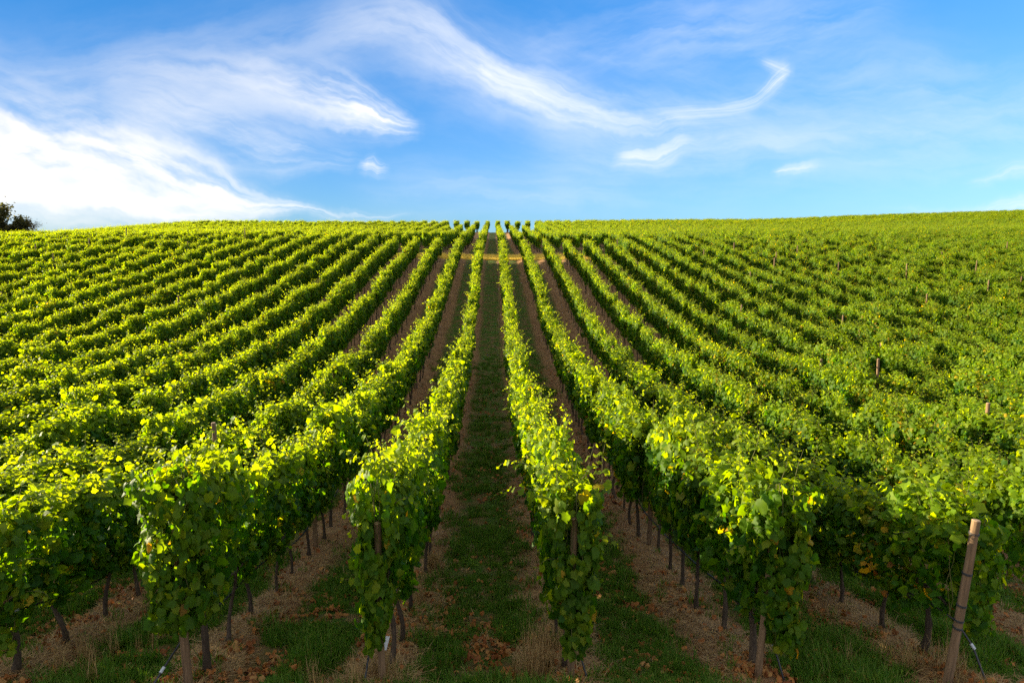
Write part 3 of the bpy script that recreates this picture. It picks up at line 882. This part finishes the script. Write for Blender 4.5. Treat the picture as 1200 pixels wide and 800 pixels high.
def stroke(pts, fib, power=2.0, contrast=.55, warp=True):
    """pts: (px, py, half width px, density) along one cloud streak, given as directions of the sky"""
    n = N(nt, 'ShaderNodeRGBCurve')
    uvs = [(px_uv(p[0], p[1]), p[2] / 800., p[3]) for p in pts]
    xs = [u[0][0] * .5 + .5 for u in uvs]
    chans = [[u[0][1] for u in uvs], [u[1] * 4 for u in uvs], [u[2] for u in uvs]]
    for ci, ch in enumerate(chans):
        cv = n.mapping.curves[ci]
        vals = list(zip(xs, ch))
        vals.sort()
        if ci == 2:
            vals = [(max(0, vals[0][0] - .02), 0.0)] + vals + [(min(1, vals[-1][0] + .01), 0.0)]
        while len(cv.points) < len(vals): cv.points.new(.5, .5)
        for p, (a, b) in zip(cv.points, vals):
            p.location = (a, b); p.handle_type = 'AUTO_CLAMPED'
    n.mapping.update()
    ci_ = N(nt, 'ShaderNodeCombineColor')
    for q in range(3): L(U01, ci_.inputs[q])
    L(ci_.outputs[0], n.inputs['Color'])
    sp = N(nt, 'ShaderNodeSeparateColor'); L(n.outputs[0], sp.inputs[0])
    d = mth(nt, 'DIVIDE', mth(nt, 'ABSOLUTE', mth(nt, 'SUBTRACT', Vw if warp else Vs, sp.outputs[0])), mth(nt, 'MAXIMUM', mth(nt, 'MULTIPLY', sp.outputs[1], .25), .002))
    e = mth(nt, 'EXPONENT', mth(nt, 'MULTIPLY', mth(nt, 'POWER', d, power), -1.0))
    dd = mth(nt, 'DIVIDE', mth(nt, 'SUBTRACT', Vw if warp else Vs, sp.outputs[0]), mth(nt, 'MAXIMUM', mth(nt, 'MULTIPLY', sp.outputs[1], .25), .002))
    cv_ = N(nt, 'ShaderNodeCombineXYZ'); L(mth(nt, 'MULTIPLY', U, 5.0), cv_.inputs[0]); L(mth(nt, 'MULTIPLY_ADD', dd, 1.5, len(S) * 5.3), cv_.inputs[1])
    fn = noise(nt, cv_.outputs[0], 1.3, 4, .55, .25)
    fn = mth(nt, 'ADD', mth(nt, 'MULTIPLY', fn, .45), mth(nt, 'MULTIPLY', FB[fib], .55))
    f = mth(nt, 'MULTIPLY_ADD', mapr(nt, fn, .36, .64), contrast * 1.5, 1 - contrast)
    return mth(nt, 'MULTIPLY', mth(nt, 'MULTIPLY', e, f), mth(nt, 'MAXIMUM', sp.outputs[2], 0.0))

S = []
S.append(stroke([(-250, 150, 80, .8), (-100, 165, 74, .9), (0, 178, 72, .93), (90, 192, 64, .93), (170, 206, 54, .93), (240, 223, 38, .92), (300, 237, 18, .7), (360, 245, 8, .65), (420, 248, 5, .5), (470, 247, 3, .2)], 'down', 2.2, .8))
S.append(stroke([(-200, 225, 40, .8), (0, 225, 34, .8), (120, 232, 26, .8), (220, 240, 16, .7), (300, 248, 8, .4), (340, 250, 5, 0)], 'flat', 2.0, .5))
S.append(stroke([(560, 150, 40, 0), (680, 175, 45, .16), (800, 190, 40, .2), (950, 180, 45, .18), (1100, 175, 40, .15), (1250, 170, 40, .1)], 'flat', 2.0, .8))
S.append(stroke([(380, 200, 30, 0), (480, 215, 30, .16), (600, 225, 26, .2), (720, 225, 24, .14), (820, 225, 20, 0)], 'flat', 2.0, .6))
S.append(stroke([(130, 85, 30, .10), (200, 85, 36, .25), (270, 92, 36, .36), (340, 108, 30, .5), (400, 122, 24, .8), (445, 136, 18, .95), (480, 148, 11, .5), (500, 152, 8, 0)], 'down', 2.0, .75))
S.append(stroke([(150, 130, 40, .2), (230, 148, 42, .42), (300, 165, 34, .45), (360, 176, 22, .38), (410, 181, 10, .25), (440, 182, 6, 0)], 'flat', 2.0, .75))
S.append(stroke([(380, 45, 30, .10), (450, 25, 38, .25), (500, 38, 42, .36), (540, 66, 36, .45), (585, 92, 30, .6), (630, 108, 28, .66), (680, 126, 24, .55), (735, 140, 18, .4), (790, 142, 14, .3), (830, 145, 10, 0)], 'down', 2.0, .85))
S.append(stroke([(540, 72, 12, .0), (570, 86, 14, .7), (600, 96, 14, .75), (630, 106, 12, .6), (655, 116, 8, .2), (680, 125, 6, 0)], 'down', 2.0, .6))
S.append(stroke([(700, 142, 12, .1), (745, 138, 10, .22), (785, 132, 6, .35), (825, 128, 4.5, .55), (860, 124, 5, .65), (885, 117, 6, .7), (900, 107, 7.5, .75), (912, 95, 10, .75), (921, 85, 10, .55), (928, 79, 9, 0)], 'up', 1.5, .8, False))
S.append(stroke([(770, 143, 6, 0), (800, 140, 8, .3), (840, 136, 9, .35), (880, 130, 10, .2), (900, 124, 10, 0)], 'flat', 2.0, .7, False))
S.append(stroke([(880, 62, 8, 0), (900, 72, 7, .3), (914, 78, 8, .5), (925, 84, 9, .3), (930, 86, 8, 0)], 'down', 2.0, .5, False))
S.append(stroke([(715, 185, 9, .0), (740, 179, 15, .6), (770, 176, 15, .6), (810, 173, 14, .32), (900, 163, 14, .22), (1000, 156, 16, .16), (1100, 140, 18, .15), (1250, 120, 20, .15)], 'flat', 2.0, .6))
S.append(stroke([(412, 189, 4, 0), (424, 187, 6, .45), (434, 185, 8, .8), (443, 190, 7, .75), (450, 193, 5, .2), (456, 193, 4, 0)], 'flat', 2.0, .9))
S.append(stroke([(900, 211, 2, 0), (912, 208, 4, .5), (926, 203, 5, .55), (960, 202, 7, .15), (1000, 205, 6, 0)], 'flat', 2.0, .5))
S.append(stroke([(520, 90, 20, .0), (700, 60, 45, .16), (850, 30, 40, .18), (1000, 15, 26, .10), (1100, 20, 20, 0)], 'up', 2.0, .9))
S.append(stroke([(1120, 212, 4, 0), (1150, 210, 5, .2), (1200, 200, 8, .3), (1300, 190, 8, .3)], 'flat', 2.0, .6))
S.append(stroke([(980, 248, 4, 0), (1100, 246, 5, .2), (1200, 242, 9, .5), (1300, 238, 14, .7)], 'flat', 2.0, .5))
S.append(stroke([(850, 95, 30, .0), (950, 110, 40, .14), (1060, 100, 36, .14), (1150, 100, 30, .1), (1250, 100, 30, .05)], 'up', 2.0, .9))
S.append(stroke([(-150, 90, 40, .1), (50, 95, 45, .2), (200, 80, 50, .2), (330, 60, 50, .2), (450, 40, 50, .2), (560, 30, 40, 0)], 'up', 1.6, .7))
S.append(stroke([(430, 60, 60, .0), (560, 80, 65, .26), (680, 110, 60, .24), (800, 130, 50, .2), (950, 140, 50, .18), (1100, 150, 50, .15), (1280, 150, 50, .12)], 'down', 1.6, .7))
S.append(stroke([(700, 80, 40, 0), (820, 60, 45, .14), (950, 45, 45, .12), (1080, 60, 45, .06), (1200, 80, 40, .0)], 'up', 1.6, .8))
inv = None
for s_ in S:
    k = mth(nt, 'SUBTRACT', 1.0, mth(nt, 'MINIMUM', s_, 1.0))
    inv = k if inv is None else mth(nt, 'MULTIPLY', inv, k)
dens = mth(nt, 'SUBTRACT', 1.0, inv)
ahead = mapr(nt, sx.outputs[1], .05, .25)
dens = mth(nt, 'MULTIPLY', dens, ahead)
# clouds nearer the sun are brighter and warmer
sunv = (-math.sin(R(SUN_AZ)) * math.cos(R(SUN_EL)), math.cos(R(SUN_AZ)) * math.cos(R(SUN_EL)), math.sin(R(SUN_EL)))
dt = N(nt, 'ShaderNodeVectorMath', operation='DOT_PRODUCT'); L(tc.outputs['Generated'], dt.inputs[0]); dt.inputs[1].default_value = sunv
sunny = mapr(nt, dt.outputs['Value'], .25, .95)
ccol = mixc(nt, sunny, (5.7, 6.0, 6.4), (6.6, 6.35, 5.95))
gam = N(nt, 'ShaderNodeGamma'); gam.inputs['Gamma'].default_value = .62; L(hsv.outputs[0], gam.inputs['Color'])
skyc = mixc(nt, 1.0, gam.outputs[0], (.86, 1.43, 2.24), 'MULTIPLY')
# bright cloud added over the unseen dome, overhead and behind, to lift fill light
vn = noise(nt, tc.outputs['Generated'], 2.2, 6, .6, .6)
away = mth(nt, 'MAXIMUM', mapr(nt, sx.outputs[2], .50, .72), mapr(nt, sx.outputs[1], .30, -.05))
fill_veil = mth(nt, 'MULTIPLY', away, mapr(nt, vn, .30, .62, .5, 1.0))
dens = mth(nt, 'MAXIMUM', dens, fill_veil)
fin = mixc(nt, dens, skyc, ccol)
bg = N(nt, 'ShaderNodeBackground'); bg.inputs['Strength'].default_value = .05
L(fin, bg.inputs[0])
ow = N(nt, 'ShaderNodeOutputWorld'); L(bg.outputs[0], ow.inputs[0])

sl = bpy.data.lights.new('sun', 'SUN'); sl.energy = 5.0; sl.angle = R(.53); sl.color = (1.0, .87, .58)
so = link(bpy.data.objects.new('sun', sl))
from mathutils import Vector
so.rotation_euler = Vector(sunv).to_track_quat('Z', 'Y').to_euler()
so.location = (-40, 20, 30)

# ------------------------------------------------------------------ camera and render settings
cd = bpy.data.cameras.new('camera'); cd.sensor_width = 36; cd.lens = 24; cd.sensor_fit = 'HORIZONTAL'; cd.clip_end = 2000
co = link(bpy.data.objects.new('camera', cd))
co.location = CAM; co.rotation_euler = (R(90 - 7.0), 0, R(-1.52))
scn.camera = co
scn.view_settings.view_transform = 'Standard'; scn.view_settings.look = 'None'
scn.view_settings.exposure = 1.85; scn.view_settings.gamma = 1.0
try: scn.view_settings.use_curve_mapping = False
except Exception: pass
scn.cycles.max_bounces = 7; scn.cycles.diffuse_bounces = 4; scn.cycles.transmission_bounces = 4; scn.cycles.glossy_bounces = 2
scn.cycles.use_adaptive_sampling = True
scn.cycles.use_denoising = False
